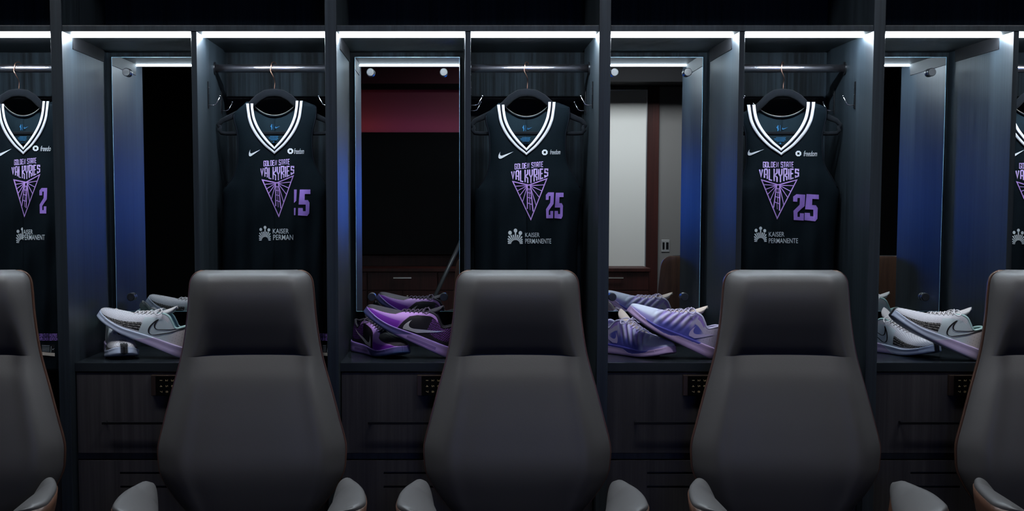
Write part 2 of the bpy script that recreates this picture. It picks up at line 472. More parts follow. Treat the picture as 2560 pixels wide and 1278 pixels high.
# ---------------------------------------------------------------- lockers
YM = .53      # mirror glass front
YB = .565     # back panel
def make_locker():
    t = thing('locker', 'x', 'locker')
    u = lambda p: p*UX
    TOP = 2.62
    def divider(x0, x1, name='side_panel'):
        m = MB()
        m.box(u(x0), u(x1), 0, .4875, .0, TOP)
        n = (x1-x0)*.28
        m.box(u(x0+n), u(x1-n), .4875, YB+.02, .0, TOP)
        m.build(name, M['wood'], t, bevel=.0012)
    divider(0, 29)
    # middle partition stops under the top shelf
    m = MB(); m.box(u(351), u(365), .004, .4875, 0, zh(446)); m.box(u(355), u(361), .4875, YB+.02, 0, zh(446))
    m.build('partition', M['wood'], t, bevel=.0012)
    MB().box(u(29), u(686.2), .002, YB+.02, zh(446), zh(461)).build('top_shelf', M['wood'], t, bevel=.0012)
    MB().box(u(29), u(686.2), .004, YB+.02, zh(800), TOP).build('top_panel', M['wood'], t, bevel=.0012)
    # back
    m = MB()
    m.box(u(0), u(358), YB, YB+.02, .1, zh(446))
    m.box(u(358), u(686.2), YB, YB+.02, zh(321), zh(446))
    m.box(u(358), u(686.2), YB, YB+.02, .1, zh(253))
    m.build('back_panel', M['wood_back'], t)
    MB().box(u(0), u(686.2), YB, YB+.02, zh(461), TOP).build('upper_back_panel', M['wood_navy'], t)
    MB().box(u(358), u(686.2), YB+.012, YB+.02, zh(253), zh(321)).build('back_rail', M['black'], t)
    # black strips standing in for the shade atop the mirror bay walls
    MB().box(u(29), u(31), .112, .4875, zh(412), zh(446)).build('shade_strip', M['black'], t)
    MB().box(u(349), u(351), .112, .4875, zh(412), zh(446)).build('shade_strip', M['black'], t)
    # led lines
    for a, b in ((29, 351), (365, 686.2)):
        c = MB(); c.box(u(a+.5), u(b-.5), .096, .109, zh(445.3), zh(446))
        l = c.build('light_channel', M['alu'], t)
        MB().box(u(a+1), u(b-1), .098, .107, zh(441), zh(445.5)).build('light_strip', M['led'], l, bevel=.002)
    # bench
    MB().box(u(29), u(351), .055, YB, zh(-411), zh(-388)).build('bench_top', M['bench'], t, bevel=.0015)
    MB().box(u(365), u(686.2), .055, YB, zh(-634), zh(-621)).build('bottom_shelf', M['wood'], t, bevel=.0015)
    MB().box(u(29), u(351), .07, .09, zh(-634), zh(-619)).build('rail', M['wood'], t)
    # drawer
    d = MB().box(u(31), u(349), .060, .078, zh(-618), zh(-413.5)).build('drawer', M['wood_door'], t, bevel=.0012)
    h = MB(); z = zh(-538)
    h.box(u(101), u(269), .026, .034, z-.004, z+.004)
    h.box(u(104), u(110), .034, .060, z-.003, z+.003); h.box(u(260), u(266), .034, .060, z-.003, z+.003)
    h.build('handle', M['dark_metal'], d, bevel=.001)
    lk = MB().box(u(228), u(239.5), .040, .060, zh(-470), zh(-418.5)).box(u(239.5), u(324), .0405, .060, zh(-421.5), zh(-418.8)).build('keypad_lock', M['bronze'], d, bevel=.001)
    MB().box(u(239.5), u(324), .041, .060, zh(-470), zh(-421.5)).build('keypad', M['glassblack'], lk, bevel=.001)
    F = Flat()
    rows = ['147', '258', '369', '*0#']
    for c in range(4):
        for r in range(3):
            vs, fs = text_tris(rows[c][r]) if rows[c][r] != '1' else ([(.35,0),(.65,0),(.65,1),(.35,1)], [(0,1,2,3)])
            cx = 253.5+c*14.7; cy = -431.5-r*14.3
            F.add([(cx-3.2+6.4*b, cy+2.4-4.8*a) for a, b in vs], fs)
    F.build('keypad_symbols', M['key'], lk, lambda x, y: Vector((u(x), .0404, zh(y))))
    # lower doors with vent slots
    for a, b, nm in ((31, 349, 1), (367, 684, 2)):
        m = MB(); z0 = zh(-1000); z1 = zh(-637)
        s0, s1 = (a+108, a+238)
        zs = [zh(-671), zh(-665.5), zh(-706), zh(-700.5)]
        m.box(u(a), u(b), .060, .078, zs[1], z1); m.box(u(a), u(b), .060, .078, zs[3], zs[0]); m.box(u(a), u(b), .060, .078, z0, zs[2])
        for q in (0, 2):
            m.box(u(a), u(s0), .060, .078, zs[q], zs[q+1]); m.box(u(s1), u(b), .060, .078, zs[q], zs[q+1])
        m.box(u(s0-4), u(s1+4), .079, .083, zs[2]-.02, zs[1]+.02)
        m.build('vented_door', M['wood_door'], t)
    MB().box(u(29), u(686.2), .09, .11, 0, .1).build('plinth', M['black'], t)
    # mirror on four stand-offs
    mr = MB().box(u(43), u(337), YM, YM+.006, zh(-286), zh(429)).build('mirror', M['mirror'], t)
    e = MB()
    e.box(u(42), u(43), YM, YM+.006, zh(-286), zh(430)); e.box(u(337), u(338), YM, YM+.006, zh(-286), zh(430))
    e.box(u(43), u(337), YM, YM+.006, zh(429), zh(430)); e.box(u(42), u(338), YM, YM+.006, zh(-287), zh(-286))
    e.build('polished_edge', M['glass_edge'], mr)
    for sx in (87, 293):
        for hz in (386, -245.5):
            R = Matrix.Translation((u(sx), YM, zh(hz))) @ Matrix.Rotation(PI/2, 4, 'X')
            c = MB().lathe([(.0125,0),(.0145,.004),(.0145,.018),(.0125,.021)], 24, R).build('standoff_cap', M['cap'], mr, smooth=False)
    # hanging rod
    R = Matrix.Translation((u(365), .3045, zh(378.6))) @ Matrix.Rotation(PI/2, 4, 'Y')
    rd = MB().lathe([(.0135,0),(.0135,u(321.1))], 28, R).build('hanging_rod', M['rod'], t, smooth=True)
    rd.data.polygons[-1].use_smooth = False; rd.data.polygons[-2].use_smooth = False
    for za in (0, u(321.1)-.004):
        MB().lathe([(.022,za),(.022,za+.004)], 20, R).build('rod_flange', M['dark_metal'], rd)
    # coat hooks
    for x, s in ((365, 1), (686.2, -1)):
        for yy in (.18, .42):
            X = u(x)
            hk = MB().box(min(X, X+s*.003), max(X, X+s*.003), yy-.006, yy+.006, zh(263), zh(334)).build('coat_hook', M['dark_metal'], t, bevel=.001)
            zb = zh(272)
            MB().tube([(X+s*.002,yy,zb),(X+s*.018,yy,zb),(X+s*.026,yy,zb+.003),(X+s*.038,yy,zb+.026)], .0016, 8).build('hook_arm', M['rod'], hk, smooth=True)
            MB().lathe([(.0005,-.003),(.0026,-.0015),(.003,0),(.0026,.0015),(.0005,.003)], 10, Matrix.Translation((X+s*.039,yy,zb+.029))).build('hook_ball', M['rod'], hk, smooth=True)
            for q in (300, 318):
                MB().lathe([(.0022,0),(.0022,.001)], 8, Matrix.Translation((X+s*.003,yy,zh(q))) @ Matrix.Rotation(s*PI/2, 4, 'Y')).build('screw', M['rod'], hk)
    return t
locker = make_locker()
index_kids()
LK = ['black oak locker at the far left edge, jersey bay showing beside the half chair',
      'black oak locker with white sneakers on its bench, left of the purple-shoe locker',
      'black oak locker with black and purple sneakers on its bench',
      'black oak locker with lavender and blue sneakers on its bench',
      'black oak locker at the right edge with white sneakers on its bench']
for n, i in enumerate(range(-2, 3)):
    o = locker if n == 0 else copy_tree(locker)
    o.location = ((812+686.3*i-VX)*UX, 0, 0)
    o['label'] = LK[n]; o['group'] = 'row of lockers'
xe = (812+686.3*3-VX)*UX+.0005
tag(MB().box(xe, xe+.036, 0, .585, 0, 2.62).build('end_panel', M['wood'], bevel=.0012), 'black oak end panel closing the locker row on the right', 'panel')

# ---------------------------------------------------------------- hangers and jerseys
YR = .3045
JT = [(262,-72),(287,-105),(337,-97),(407,-96),(448,-109),(477,-131),(520,-133),(600,-134),(700,-134),(930,-137)]
JR = [(262,72),(268,107),(341,99),(407,103),(448,124),(477,138),(519,134),(606,127),(700,125),(930,122)]
NO = [(262,73),(303,69),(337,53),(370,28),(389,0)]
NI = [(262,56),(295,51),(326,37),(353,17),(371,0)]
def make_hanger(cx, label, hl=.95, hr=.95):
    o = W(cx, 168, YR)
    t = thing('clothes_hanger', label, 'hanger', (o.x, YR, o.z+.014), group='velvet clothes hangers')
    def L(px, py): 
        p = W(px, py, YR+.003); return Vector((p.x-o.x, .003, p.z-o.z-.014))
    # flocked body: arms as one closed loop + bar
    m = MB()
    arch = [(-141,318),(-146,308),(-137,298),(-118,290),(-95,280),(-75,270),(-58,256),(-42,241),(-22,230),(0,227),(22,230),(42,241),(58,256),(75,270),(95,280),(118,290),(137,298),(146,308),(141,318)]
    rr = [.006,.007,.008,.0095,.0105,.011,.0115,.012,.0125,.0125,.0125,.012,.0115,.011,.0105,.0095,.008,.007,.006]
    pts = [L(cx+a*(hl if a < 0 else hr), b+4) for a, b in arch]
    fine = []; rf = []
    for i in range(len(pts)-1):
        for k in range(4):
            q = k/4; fine.append(pts[i].lerp(pts[i+1], q)); rf.append(rr[i]*(1-q)+rr[i+1]*q)
    fine.append(pts[-1]); rf.append(rr[-1])
    vs = []; n = 10
    for i, p in enumerate(fine):
        d = (fine[min(i+1,len(fine)-1)]-fine[max(i-1,0)]).normalized()
        a = Vector((-d.z, 0, d.x))
        for k in range(n):
            q = 2*PI*k/n
            vs.append(p+a*math.cos(q)*rf[i]+Vector((0,1,0))*math.sin(q)*.0042)
    fs = [(i*n+k, i*n+(k+1)%n, (i+1)*n+(k+1)%n, (i+1)*n+k) for i in range(len(fine)-1) for k in range(n)]
    fs += [tuple(range(n)), tuple((len(fine)-1)*n+k for k in range(n))]
    m.add(vs, fs)
    m.build('shoulder_arms', M['velvet'], t, smooth=True)
    b = [(-141,318),(-144,326),(-138,333),(-125,334),(0,334),(125,334),(138,333),(144,326),(141,318)]
    MB().tube([L(cx+a*(hl if a < 0 else hr), c) for a, c in b], .0065, 10, squash=.7).build('trouser_bar', M['velvet'], t, smooth=True)
    hook = []
    c0 = Vector((0, 0, -.014))
    # rises behind the shoulders, passes in front of the rod and curls over it
    zt = 0.004
    hook = [L(cx+1,222), L(cx+2,205), L(cx+1,196), L(cx-3,187), L(cx-7,178)]
    for v in hook[2:]: v.y = -.010
    hook[3].y = -.015; hook[4].y = -.0165
    hook += [Vector((-.0075,-.0165,-.014)), Vector((-.0065,-.013,-.004)), Vector((-.003,-.005,.002)), Vector((.002,.004,.0025)), Vector((.006,.0125,-.003)), Vector((.008,.0165,-.012)), Vector((.008,.017,-.02))]
    sm = []
    for i in range(len(hook)-1):
        p0 = hook[max(i-1,0)]; p1 = hook[i]; p2 = hook[i+1]; p3 = hook[min(i+2,len(hook)-1)]
        for k in range(4):
            q = k/4
            sm.append(.5*((2*p1)+(p2-p0)*q+(2*p0-5*p1+4*p2-p3)*q*q+(3*p1-p0-3*p2+p3)*q**3))
    sm.append(hook[-1])
    MB().tube(sm, .0014, 8).build('wire_hook', M['copper'], t, smooth=True)
    return t

def make_jersey(J):
    cx, sx = J['cx'], J['sx']
    sl, sr = J.get('sl', sx), J.get('sr', sx)
    base = W(cx, 930, YR)
    t = thing('basketball_jersey', J['label'], 'jersey', (base.x, YR, base.z), group='hanging black jerseys')
    org = Vector((base.x, YR, base.z))
    dy = J.get('dy', 0)
    def half(py, side):
        py = py-dy
        return interp(JT, py)*sl if side < 0 else interp(JR, py)*sr
    ph = J['seed']
    def depth(px, py, front=True, off=0):
        d = px-cx
        hw = abs(half(py, -1 if d < 0 else 1))
        q = min(1, abs(d)/hw)
        b = interp([(255,.012),(330,.024),(450,.036),(700,.045),(930,.05)], py)
        e = b*math.sqrt(max(0, 1-q**2.4))
        low = sstep(400, 800, py)
        fold = (.0035+.008*low)*(math.sin(d*.075+ph)*.6+math.sin(d*.15+ph*2.1+py*.004)*.4)*(1-q**6)
        fold += .0025*math.sin(d*.05+py*.035+ph)*sstep(260, 420, py)*(1-q**4)
        y = YR-.0035-e*1.0 + fold*sstep(330, 520, py) if front else YR+.0095+e*.9-fold*.6
        return y-off if front else y+off
    def P(px, py, front=True, off=0):
        return W(px, py, depth(px, py, front, off))-org
    def top_shift(px, py):
        d = abs(px-cx)/sx
        w = max(0, min(1, (345-(py-dy))/80))
        return (14 if px < cx else 6)*sstep(70, 106, d)*w*0
    def rowset(y0): return [y0+dy+(930-y0)*(i/119)**1.15 for i in range(120)]
    rows = rowset(258)
    def edge_at(py, s):   # outer edge; above the shoulder tip the row ends on the shoulder slope
        yy = py-dy
        if s < 0:
            if yy < 287: return -(72+(105-72)*max(0,(yy-258))/29)*sl
        else:
            if yy < 268: return (72+(107-72)*max(0,(yy-254))/14)*sr
        return half(py, s)
    def neck(py, tab):
        yy = py-dy
        if yy >= tab[-1][0]: return 0
        return max(0, interp(tab, yy))*sx
    m = MB()
    for s in (-1, 1):
        nc = 36
        vs = []
        for py in rowset(264 if s < 0 else 257):
            o = edge_at(py, s); i = s*neck(py, NI)
            for k in range(nc):
                f = k/(nc-1); f = 1-(1-f)**1.35
                vs.append(P(cx+i+(o-i)*f, py))
        fs = [(r*nc+k, r*nc+k+1, (r+1)*nc+k+1, (r+1)*nc+k) for r in range(len(rows)-1) for k in range(nc-1)]
        m.add(vs, fs)
    m.build('front_panel', M['jersey'], t, smooth=True, solid=.0012, offset=0)
    # back, shows above the v-neck
    NB = [(258,60),(268,52),(279,38),(288,18),(291,0)]
    m = MB()
    for s in (-1, 1):
        nc = 24; vs = []
        for py in rows:
            o = edge_at(py, s); i = s*neck(py, NB)
            for k in range(nc):
                f = k/(nc-1); f = 1-(1-f)**1.5
                vs.append(P(cx+i+(o-i)*f, py, False))
        fs = [(r*nc+k, (r+1)*nc+k, (r+1)*nc+k+1, r*nc+k+1) for r in range(len(rows)-1) for k in range(nc-1)]
        m.add(vs, fs)
    m.build('back_panel', M['jersey_in'], t, smooth=True, solid=.0012, offset=0)
    # back neck tape with pale stitching
    def arc(tab, a, b, n=30, grow=1.0):
        out = []
        for k in range(n+1):
            q = -1+2*k/n
            ys = tab[-1][0]-(tab[-1][0]-tab[0][0])*abs(q)**2.2
            out.append((cx+q*tab[0][1]*sx*grow, ys+dy))
        return out
    a = arc(NB, 0, 0)
    MB().tube([P(x, y, False, -.001) for x, y in a], .0007, 6).build('neck_stitching', M['cream'], t, smooth=True)
    MB().tube([P(x, y+4, False, -.002) for x, y in a], .0035, 8, squash=.5).build('neck_tape', M['black_trim'], t, smooth=True)
    # v collar: three ribbons
    def collar(f0, f1, name, mt, off):
        m = MB(); n = 44
        def pt(q, f):    # q -1..1 left top to right top
            s = -1 if q < 0 else 1
            a = abs(q)
            yo = 389-(389-(262 if s < 0 else 255))*a**.92
            yi = 371-(371-(262 if s < 0 else 255))*a**.92
            xo = interp([(0,0),(.14,26),(.38,52),(.62,66),(.85,71),(1,73)], a)
            xi = interp([(0,0),(.14,17),(.38,37),(.62,49),(.85,54),(1,55)], a)
            X = cx+s*sx*(xi+(xo-xi)*f); Y = dy+yi+(yo-yi)*f
            roll = .002*sstep(.93, 1, a)
            return P(X, Y, True, off+(.0015*math.sin(PI*f) if f not in (0,1) else 0))+Vector((0, roll, 0))
        m.grid(lambda u_, v_: pt(-1+2*u_, f0+(f1-f0)*v_), 2*n+1, 4)
        return m.build(name, mt, t, smooth=True, solid=.0012, offset=0)
    collar(0, 1, 'collar', M['black_trim'], .0015)
    collar(0, .36, 'collar_stripe', M['white_trim'], .0032)
    collar(.62, 1, 'collar_stripe', M['white_trim'], .0032)
    # armhole binding
    for s, tab in ((-1, JT), (1, JR)):
        pts = []
        y0 = 289 if s < 0 else 270
        for k in range(26):
            py = y0+(470-y0)*k/25+dy
            pts.append(P(cx+half(py, s)*.985, py, True, .001))
        MB().tube(pts, .0022, 6).build('armhole_binding', M['black_trim'], t, smooth=True)
    pj = lambda off: (lambda x, y: P(x, -y, True, off))
    def box(bx): return lambda a, b: (bx[0]+(bx[2]-bx[0])*a, -(bx[3]+(bx[1]-bx[3])*b))    # unit -> photo px (y negated)
    clip = J.get('clip')
    # chest marks
    f = Flat(); bx = J['swoosh']
    f.poly([(x, y) for x, y in SW], box(bx)); f.build('curved_tick_mark', M['print_white'], t, pj(.0022))
    f = Flat(); c, r = J['oct'], 7.5
    k8 = [(c[0]+r*1.03*math.cos(PI/8+q*PI/4), -c[1]+r*math.sin(PI/8+q*PI/4)) for q in range(8)]
    h = 2.8
    sq = [(c[0]+h*x, -c[1]+h*y) for x, y in ((1,1),(-1,1),(-1,-1),(1,-1))]
    # pinwheel of four blades around a square
    f.poly([k8[0], k8[1], (k8[2][0], k8[2][1]), sq[1], sq[0]]); f.poly([k8[2], k8[3], k8[4], sq[2], sq[1]])
    f.poly([k8[4], k8[5], k8[6], sq[3], sq[2]]); f.poly([k8[6], k8[7], k8[0], sq[0], sq[3]])
    f.build('octagon_mark', M['print_white'], t, pj(.0022))
    b = J['freedom']; f = Flat(); f.text(J.get('ftext', 'freedom'), (b[0], -b[3], b[2], -b[1]), shear=.35)
    f.build('script_lettering', M['print_white'], t, pj(.0022))
    # emblem
    (x0, y0, x1, y1) = J['word']; tilt = J.get('tilt', -3)
    ln = lambda fr: tilt*(fr-.5)
    f = Flat(); gx0 = x0+(x1-x0)*.11; gx1 = x0+(x1-x0)*.86
    block_text(f, 'GOLDEN STATE', gx0, gx1, lambda q: -(y0-4+ln(q)), lambda q: -(y0-16.5+ln(q)), w=.24, gap=.33)
    block_text(f, 'VALKYRIES', x0+2, x1-2, lambda q: -(y0+18+ln(q)+17*(1-abs(2*q-1))**.9), lambda q: -(y0+2+ln(q)-2*math.sin(PI*q)), w=.29, gap=.42)
    f.build('team_wordmark', M['violet_word'], t, pj(.0022), clip=clip)
    f = Flat(); A = J['tri']       # TL, TR, tip
    TL, TR, TP = [Vector((p[0], -p[1])) for p in A]
    C = (TL+TR)/2+Vector((0, -12.5)); C.x = TL.x+(TR.x-TL.x)*.47
    f.stroke([tuple(TL), tuple(C), tuple(TR), tuple(TP)], 3.0, closed=True)
    wd = (TR.x-TL.x)/84
    for q, w_ in ((.15,1.8),(.30,1.8),(.46,1.8),(.66,1.8)):
        f.stroke([tuple(C+Vector((-3*wd,-1))), tuple(TL.lerp(TP, q*.82))], w_)
        f.stroke([tuple(C+Vector((3*wd,-1))), tuple(TR.lerp(TP, q))], w_)
    la = C+Vector((-3.5*wd,-1)); lb = TL.lerp(TP, .72); lb.x = TP.x-8.5*wd
    ra = C+Vector((4*wd,-1)); rb = TR.lerp(TP, .80); rb.x = TP.x+5.5*wd
    f.stroke([tuple(la), tuple(lb)], 2.6*wd); f.stroke([tuple(ra), tuple(rb)], 2.8*wd)
    for q in (.14, .30, .50, .74):
        a = la.lerp(lb, q); b2 = ra.lerp(rb, q); f.stroke([tuple(a), tuple(b2)], 2.0)
        cc = (a+b2)/2; e = cc+Vector((.6, -9-9*q)); f.stroke([tuple(cc), tuple(e)], 1.3)
    f.build('bridge_crest', M['crest'], t, pj(.0022), clip=clip)
    # number
    for gl, nb in ((TWO, J.get('two')), (FIVE, J.get('five'))):
        if nb:
            f = Flat(); sk = J.get('skew', 0)
            bb = box(nb)
            f.poly(gl, lambda a, b, bb=bb: (bb(a, b)[0], bb(a, b)[1]-sk*a))
            f.build('jersey_number', M['violet'], t, pj(.0024), maxlen=5, clip=J.get('clip_two') if gl is TWO else None)
    # family sponsor mark
    f = Flat(); (x0, y0, x1, y1) = J['kp']; w_ = x1-x0; hh = y1-y0
    bb = box(J['kp']); R = w_*.125
    for a, b in ((.14,.76),(.52,.90),(.86,.74)):
        c = bb(a, b); f.add([(c[0]+R*math.cos(2*PI*k/12), c[1]+R*1.15*math.sin(2*PI*k/12)) for k in range(12)], [tuple(range(12))])
    def top(a):      # outline of the three shoulders
        return max(.62-7*(a-.14)**2, .78-7*(a-.52)**2, .60-7*(a-.86)**2)
    for k in range(13):
        th = PI*(k+.5)/13; dx, dz = -math.cos(th), math.sin(th)
        q0 = (.52+dx*.30, .02+dz*.26)
        rr_ = .30
        while rr_ < .95:
            a = .52+dx*rr_*1.05; b = .02+dz*rr_
            if a < .0 or a > 1.0 or b > top(a): break
            rr_ += .02
        q1 = (.52+dx*rr_*1.05, .02+dz*rr_)
        f.stroke([bb(*q0), bb(*q1)], [w_*.05, w_*.10])
    f.build('family_fan_mark', M['print_grey'], t, pj(.0022), clip=J.get('clip_kp'))
    f = Flat()
    for txt, b in J['ktext']:
        f.text(txt, (b[0], -b[3], b[2], -b[1]), bold=.004)
    f.build('sponsor_lettering', M['print_grey'], t, pj(.0022))
    # inside print on the back panel
    pb = lambda x, y: P(x, -y, False, -.0035)
    f = Flat(); ic = cx-2*sx; iy = 320+dy
    f.poly([(ic-7*sx,-iy+3),(ic-5*sx,-iy+7),(ic-3.6*sx,-iy+6),(ic-4*sx,-iy+2),(ic-3*sx,-iy-3),(ic-4.5*sx,-iy-8),(ic-6*sx,-iy-8),(ic-6*sx,-iy-2),(ic-8.5*sx,-iy+1)])
    f.stroke([(ic,-iy+7),(ic,-iy-8)], .7)
    f.poly([(x, y) for x, y in SW], lambda a, b: (ic+(4+13*a)*sx, -iy-4+6*b))
    for k, (a, b) in enumerate(((-9,12),(-13,11),(-12,12),(-8,9))):
        f.stroke([(ic+a*sx,-(iy+24+k*3)),(ic+b*sx,-(iy+24+k*3))], 1.1)
    f.disc((ic, -(iy+39)), 2.4)
    f.build('inside_print', M['blue_print'], t, pb)
    if J.get('tag'):
        x0, x1 = J['tag']; y0 = 0
        f = Flat(); f.text('GOLDEN STATE VALKYRIES', (x0-14, -843, x1+6, -834), bold=.02); f.text('EXPLORER EDITION', (x0-8, -852, x1+8, -844), bold=.02)
        f.build('hem_lettering', M['violet'], t, pj(.003))
        f = Flat(); f.poly([(x0,-860),(x1,-862),(x1,-882),(x0,-880)]); lab = f.build('size_label', M['black'], t, pj(.003))
        f = Flat()
        for k in range(5): f.stroke([(x0+1,-864-k*3.4),(x0+20,-864.6-k*3.4)], .7)
        f.stroke([(x0+24,-866),(x0+23,-881)], .8)
        f.poly([(x, y) for x, y in SW], lambda a, b: (x0+27+6*a, -875+4*b))
        f.build('label_print', M['print_grey'], lab, pj(.0036))
        f = Flat(); f.poly([(x0-1,-880),(x1,-883),(x1,-891),(x0-1,-888)]); f.build('label_fold', M['cream'], lab, pj(.0034))
    return t

JERSEYS = [
 dict(cx=58, sx=.88, sr=.90, sl=.9, hw=(.93,.92), seed=.3, dy=-2, hx=46, label='black sleeveless basketball jersey cut by the left picture edge', swoosh=(-7,372,29,391), oct=(89,371), freedom=(101,365,127,378),
      word=(28,414,101,438), tri=((35,450),(99,437),(61,541)), two=(98,470,118,534), kp=(41,569,70,609), clip_kp=[((57,0,0),(1,0,0))], ktext=[('AISER',(58,574,82,586)),('PERMANENT',(57,587,112,600))], tilt=-5, tag=(104,137), ftext='freedo', kpw=1,
      hl='black velvet hanger with rose gold hook at the left picture edge'),
 dict(cx=686, sx=.97, seed=1.7, dy=-3, hx=685, label='black basketball jersey hanging above the second chair from left, only its digit 5 fully showing', swoosh=(622,374,651,391), oct=(726,378), freedom=(735,371,760,385),
      word=(650,417,736,441), tri=((656,450),(733,440),(697,541)), two=(712,474,742,538), five=(745,474,776,540), clip_two=[((735,0,0),(-1,0,0))], kp=(648,565,676,603), ktext=[('KAISER',(682,572,722,584)),('PERMAN',(683,587,733,600))], tilt=-5, tag=(795,826),
      hl='black velvet hanger with rose gold hook in the locker next to the white sneakers'),
 dict(cx=1316, sx=1.0, sl=.97, hw=(.94,1.0), seed=2.9, dy=0, hx=1317, label='black basketball jersey hanging above the middle chair, narrow number 25', swoosh=(1246,379,1284,397), oct=(1362,381), freedom=(1375,374,1401,386),
      word=(1277,424,1371,448), tri=((1282,454),(1367,447),(1327,549)), two=(1364,481,1385,546), five=(1386,482,1409,547), kp=(1270,573,1306,611), ktext=[('KAISER',(1313,582,1349,593)),('PERMANENTE',(1313,597,1378,609))], tilt=-6,
      hl='black velvet hanger with rose gold hook above the middle chair'),
 dict(cx=1953, sx=1.17, sr=1.05, sl=.93, hw=(.92,.98), seed=4.4, dy=0, hx=1957, label='black basketball jersey hanging above the second chair from right, wide number 25', swoosh=(1869,373,1911,389), oct=(1996,384), freedom=(2009,377,2043,391),
      word=(1897,422,1998,446), tri=((1904,450),(1992,450),(1943,546)), two=(1982,485,2013,550), five=(2011,485,2047,552), skew=2, kp=(1886,567,1916,606), ktext=[('KAISER',(1922,580,1961,592)),('PERMANENTE',(1922,596,1995,608))], tilt=0,
      hl='black velvet hanger with rose gold hook in the locker between lavender and right white sneakers'),
 dict(cx=2592, sx=1.12, sl=.86, sr=1.0, hw=(.84,.95), seed=5.2, dy=0, hx=2592, label='black basketball jersey cut by the right picture edge', swoosh=(2530,374,2562,392), oct=(2636,384), freedom=(2648,377,2682,391),
      word=(2538,425,2636,449), tri=((2542,455),(2628,455),(2584,551)), two=(2622,485,2653,550), five=(2651,485,2687,552), kp=(2531,572,2560,612), ktext=[('KAISER',(2566,583,2605,595)),('PERMANENTE',(2566,599,2639,611))], tilt=0,
      hl='black velvet hanger with rose gold hook at the right picture edge'),
]
for J in JERSEYS:
    make_hanger(J['hx'], J['hl'], *J.get('hw', (.95, .95)))
    make_jersey(J)

# ---------------------------------------------------------------- chairs
HW = [(.38,.170)]+[(W(VX, py, y).z, W(VX+h, py, y).x) for py, h, y in ((1278,195,-.33),(1210,232,-.31),(1165,239,-.31),(1130,238,-.30),(1070,223,-.28),(990,202,-.26),(890,175,-.22),(800,161,-.20),(720,154,-.18),(698,149,-.165),(683,136,-.15),(675.5,114,-.14))]
ZT = HW[-1][0]
def seam_z(u): return .886+.006*(1-u*u)
def yfront(u, z, zs):
    """front of the upholstery, local y; u across -1..1"""
    smooth = interp([(.38,-.085),(.45,-.105),(.55,-.118),(.65,-.110),(.75,-.090),(.85,-.066),(.92,-.054),(1.0,-.052),(1.06,-.050),(1.10,-.043),(1.13,-.028),(1.15,-.004)], z)
    head = interp([(.88,-.012),(.90,-.022),(.94,-.036),(1.0,-.054),(1.06,-.064),(1.10,-.059),(1.13,-.043),(1.15,-.008)], z)
    back = interp([(.38,-.085),(.45,-.110),(.55,-.129),(.65,-.119),(.75,-.100),(.82,-.082),(.87,-.058),(.90,-.042)], z)
    k = sstep(.92, .66, abs(u))
    base = head if z > zs else back
    y = smooth*(1-k)+base*k
    return y
def chair_point(u, z, zs):
    w = interp(HW, z)
    a = abs(u)
    edge = (1-a**5)**.6 if a < 1 else 0
    rim = .012-.06*(.65-min(z, .65))
    y0 = interp([(.38,-.03),(.6,-.045),(.9,-.012),(1.15,.012)], z)
    yf = yfront(u, z, zs)
    # bolsters: a soft ridge near each side
    yf -= .015*math.exp(-((a-.80)/.12)**2)*sstep(1.1,.9,z)
    y = y0+(yf-y0)*edge
    return Vector((w*u, y, z))
